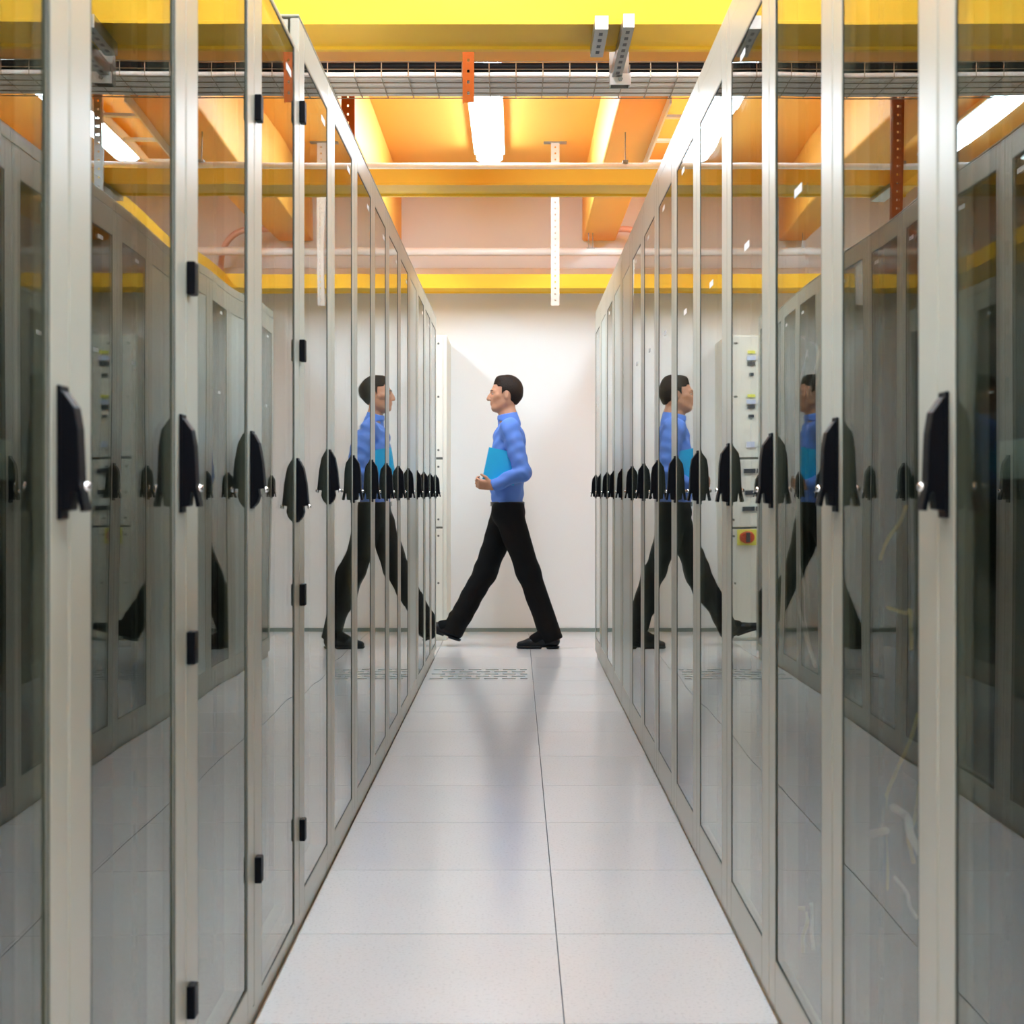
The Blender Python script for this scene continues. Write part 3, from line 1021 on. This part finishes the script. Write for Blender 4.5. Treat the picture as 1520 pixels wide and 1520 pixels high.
# near hand grips the lower front corner of the folder: palm outside, fingers under it and up the far side
hand(b, wrN, (-0.96, 0.08, 0.12), (0.0, -0.88, -0.47), (0.10, -0.42, 0.88), (0.75, 1.0, 0.7))
hand(b, wrF, (-0.25, -0.05, -0.96), (0.15, 0.98, 0), (-0.95, 0.1, 0.2), (0.25, 0.35, 0.3))
link('body', b.mesh('body'), M['skin'], person)

# hair
f = Field((-0.24, -0.12, 1.56), (0.10, 0.12, 1.84), 0.004)
f.ell((HX + 0.017, 0, HZ + 0.018), (0.104, 0.083, 0.104), 0.0)
f.cone((HX + 0.070, 0, HZ - 0.02), (HX + 0.048, 0, HZ - 0.085), 0.040, 0.020, 0.02)
f.cone((HX - 0.040, -0.03, HZ + 0.088), (HX - 0.035, 0.03, HZ + 0.088), 0.020, 0.020, 0.03)
for sgn in (-1, 1):
    f.cone((HX - 0.012, sgn * 0.066, HZ + 0.03), (HX - 0.012, sgn * 0.070, HZ - 0.030), 0.013, 0.009, 0.01)
# cut the face, the ear opening and the nape free
f.clip(lambda x, y, z: np.minimum(-(x - (HX - 0.050 - 0.55 * np.maximum(z - (HZ + 0.045), 0))), 0.055 - (z - HZ + 0.0) + 0 * y) + 0 * y)
f.clip(lambda x, y, z: np.minimum((HX - 0.022) - x, (HZ + 0.040) - z) + 0 * y)
f.clip(lambda x, y, z: 0.030 - np.sqrt((x - HX - 0.008) ** 2 + ((z - HZ + 0.025) * 0.8) ** 2) + 0.6 * np.maximum(0.055 - np.abs(y), 0))
f.clip(lambda x, y, z: (HZ - 0.078) - z + 0 * x + 0 * y)
link('hair', f.mesh('hair'), M['hair'], person)
for sgn in (-1, 1):
    f = Field((HX - 0.12, -0.06, HZ - 0.03), (HX - 0.05, 0.06, HZ + 0.04), 0.002)
    f.cone((HX - 0.096, sgn * 0.016, HZ + 0.014), (HX - 0.080, sgn * 0.046, HZ + 0.014), 0.004, 0.003, 0)
    link('eyebrow', f.mesh('eyebrow'), M['hair'], person)
    em = MB()
    for i in range(7):
        pass
    f = Field((HX - 0.12, -0.06, HZ - 0.03), (HX - 0.05, 0.06, HZ + 0.02), 0.0015)
    f.ell((HX - 0.0805, sgn * 0.032, HZ - 0.008), (0.0085, 0.0095, 0.0055), 0)
    e = link('eye', f.mesh('eye'), M['eye'], person)
    f = Field((HX - 0.12, -0.06, HZ - 0.03), (HX - 0.05, 0.06, HZ + 0.02), 0.001)
    f.ell((HX - 0.0872, sgn * 0.0335, HZ - 0.008), (0.0035, 0.0048, 0.0045), 0)
    link('iris', f.mesh('iris'), M['iris'], e)
f = Field((HX - 0.12, -0.04, HZ - 0.095), (HX - 0.06, 0.04, HZ - 0.05), 0.0015)
f.cone((HX - 0.0945, -0.017, HZ - 0.067), (HX - 0.0945, 0.017, HZ - 0.067), 0.0052, 0.0052, 0)
f.cone((HX - 0.0925, -0.015, HZ - 0.077), (HX - 0.0925, 0.015, HZ - 0.077), 0.0055, 0.0055, 0)
link('lips', f.mesh('lips'), M['lip'], person)

# shirt with collar, sleeves to the wrists
f = Field((-0.32, -0.36, 0.90), (0.17, 0.36, 1.60), 0.006)
f.chain([(-0.058, 0, 0.93), (-0.060, 0, 1.06), (-0.052, 0, 1.20), (-0.046, 0, 1.36)], [0.102, 0.104, 0.111, 0.110], 0.03, 1.5)
f.cone((-0.042, -0.150, 1.440), (-0.042, 0.150, 1.440), 0.058, 0.058, 0.05)
f.cone((-0.045, 0, 1.42), (-0.050, 0, 1.505), 0.085, 0.068, 0.04)
for sh, el, wr in ((shN, elN, wrN), (shF, elF, wrF)):
    cuff = tuple(np.array(wr) + 0.02 * (np.array(el) - np.array(wr)))
    f.chain([sh, el], [0.064, 0.056], 0.03)
    f.cone(el, cuff, 0.054, 0.041, 0.012)
f.wrinkle(lambda x, y, z: 0.0050 * np.sin(46 * z + 22 * x + 3 * np.sin(17 * y + 5 * z)) * np.sin(30 * y + 14 * x + 9 * z) + 0.0022 * np.sin(75 * z - 40 * x + 20 * y))
f.clip(lambda x, y, z: 0.945 - z + 0 * x + 0 * y)
wd = [np.array(wrN) - np.array(elN), np.array(wrF) - np.array(elF)]
for k_, wr in enumerate((wrN, wrF)):
    u = wd[k_] / np.linalg.norm(wd[k_])
    f.clip(lambda x, y, z, u=u, wr=wr: np.where((x - wr[0]) ** 2 + (y - wr[1]) ** 2 + (z - wr[2]) ** 2 < 0.075 ** 2,
                                               (x - wr[0]) * u[0] + (y - wr[1]) * u[1] + (z - wr[2]) * u[2], -1.0))
link('shirt', f.mesh('shirt'), M['shirt'], person)
f = Field((-0.17, -0.12, 1.46), (0.07, 0.12, 1.60), 0.004)
f.cone((-0.048, 0, 1.485), (-0.058, 0, 1.548), 0.080, 0.067, 0)
f.clip(lambda x, y, z: 0.058 - np.sqrt((x + 0.057) ** 2 + y ** 2) + 0 * z)
f.clip(lambda x, y, z: (z - 1.553 - 0.20 * (x + 0.057)) + 0 * y)
f.clip(lambda x, y, z: 1.492 - z - 0.25 * (x + 0.057) + 0 * y)
f.clip(lambda x, y, z: np.minimum(0.010 - np.abs(y) + 0.25 * (z - 1.49) * -1, -(x + 0.10)) + 0 * x)
link('collar', f.mesh('collar'), M['shirt'], person)

# trousers
f = Field((-0.56, -0.26, 0.03), (0.36, 0.26, 1.00), 0.006)
f.cone((-0.056, 0, 0.985), (-0.052, 0, 0.90), 0.106, 0.112, 0.03, 1.42)
for hp, kn, an in ((hipN, kneeN, ankN), (hipF, kneeF, ankF)):
    low = tuple(np.array(an) + 0.14 * (np.array(an) - np.array(kn)))
    f.chain([hp, kn, low], [0.100, 0.076, 0.072], 0.035)
f.wrinkle(lambda x, y, z: 0.003 * np.sin(40 * z + 18 * x + 3 * np.sin(15 * y)) * np.sin(22 * y + 25 * x + 8 * z))
f.clip(lambda x, y, z: z - 0.962 + 0 * x + 0 * y)
for kn, an in ((kneeN, ankN), (kneeF, ankF)):
    u = np.array(an) - np.array(kn); u /= np.linalg.norm(u)
    c = np.array(an) + u * 0.058
    f.clip(lambda x, y, z, u=u, c=c, sg=np.sign(an[1]): np.where((y * sg > 0) & (z < 0.3), (x - c[0]) * u[0] + (y - c[1]) * 0 + (z - c[2]) * u[2], -1.0))
link('trousers', f.mesh('trousers'), M['trouser'], person)
f = Field((-0.24, -0.22, 0.92), (0.12, 0.22, 1.0), 0.004)
f.cone((-0.056, 0, 1.05), (-0.054, 0, 0.90), 0.1105, 0.1125, 0, 1.42)
f.clip(lambda x, y, z: np.maximum(z - 0.968, 0.938 - z) + 0 * x + 0 * y)
bl = link('belt', f.mesh('belt'), M['shoe'], person)
link('buckle', MB().box(-0.172, -0.166, -0.02, 0.02, 0.938, 0.968).mesh('buckle'), M['buckle'], bl)


def shoe(name, ankle_xy, heel, pitch, y):
    """leather shoe built heel at local x=0, toe at x=-0.295, then pitched about the heel"""
    g = Field((-0.33, -0.08, -0.03), (0.05, 0.08, 0.17), 0.0042)
    g.chain([(-0.035, 0, 0.050), (-0.11, 0, 0.048), (-0.19, 0, 0.036), (-0.262, 0, 0.026)], [0.036, 0.037, 0.034, 0.022], 0.02, 1.12)
    g.cone((-0.045, 0, 0.055), (-0.052, 0, 0.105), 0.036, 0.040, 0.02)
    g.cone((-0.075, 0, 0.075), (-0.15, 0, 0.052), 0.034, 0.028, 0.02)
    g.clip(lambda x, y_, z: 0.012 - z + 0 * x + 0 * y_)
    g.clip(lambda x, y_, z: z - 0.112 + 0 * x + 0 * y_)
    o = link(name, g.mesh(name), M['shoe'], person, (heel[0], y, heel[1]), (0, pitch, 0))
    sm_ = Field((-0.33, -0.08, -0.02), (0.05, 0.08, 0.04), 0.004)
    sm_.chain([(-0.040, 0, 0.02), (-0.12, 0, 0.02), (-0.20, 0, 0.02), (-0.258, 0, 0.02)], [0.040, 0.036, 0.041, 0.030], 0.01, 1.0)
    sm_.clip(lambda x, y_, z: np.maximum(z - 0.018, np.where(x > -0.088, 0.0 - z, np.where(x < -0.12, 0.0 - z, 0.010 - z))) + 0 * y_)
    link('sole', sm_.mesh('sole'), M['shoe'], o)
    lm_ = MB()
    for q in range(4):
        xq, zq = -0.105 - 0.017 * q, 0.105 - 0.0085 * q
        lm_.tube([(xq, -0.018, zq - 0.008), (xq, 0, zq), (xq, 0.018, zq - 0.008)], 0.0028, 6)
    link('laces', lm_.mesh('laces', True), M['shoe'], o)


shoe('shoe', ankN, (0.288, 0.0), 0.0, -0.085)
shoe('shoe', ankF, (-0.372, 0.028), math.radians(19), 0.085)

for nm_, an, tip in (('n', ankN, (0.125, -0.085, 0.056)), ('f', ankF, (-0.495, 0.085, 0.130))):
    f = Field(np.minimum(an, tip) - 0.12, np.maximum(an, tip) + 0.14, 0.004)
    f.cone(tuple(np.array(an) + np.array((0, 0, 0.06))), an, 0.050, 0.052, 0.01)
    f.cone(an, tip, 0.052, 0.043, 0.01)
    link('sock', f.mesh('sock'), M['trouser'], person)

# folder held under the near arm: two cards and a sheaf of paper, tagged as its own thing
ft = thing('document_folder', 'cyan blue document folder held under the arm of the walking person', 'folder', (-0.066, DP - 0.196, 1.193), rot=(math.radians(-3), math.radians(12), math.radians(2)))
for yy in (-0.008, 0.008):
    link('cover', MB().box(-0.135, 0.075, yy - 0.001, yy + 0.001, -0.105, 0.105).mesh('cover'), M['folder'], ft)
link('spine', MB().box(-0.135, 0.075, -0.008, 0.008, -0.107, -0.105).mesh('spine'), M['folder'], ft)
link('papers', MB().box(-0.128, 0.072, -0.0065, 0.0065, -0.104, 0.096).mesh('papers'), M['paper'], ft)
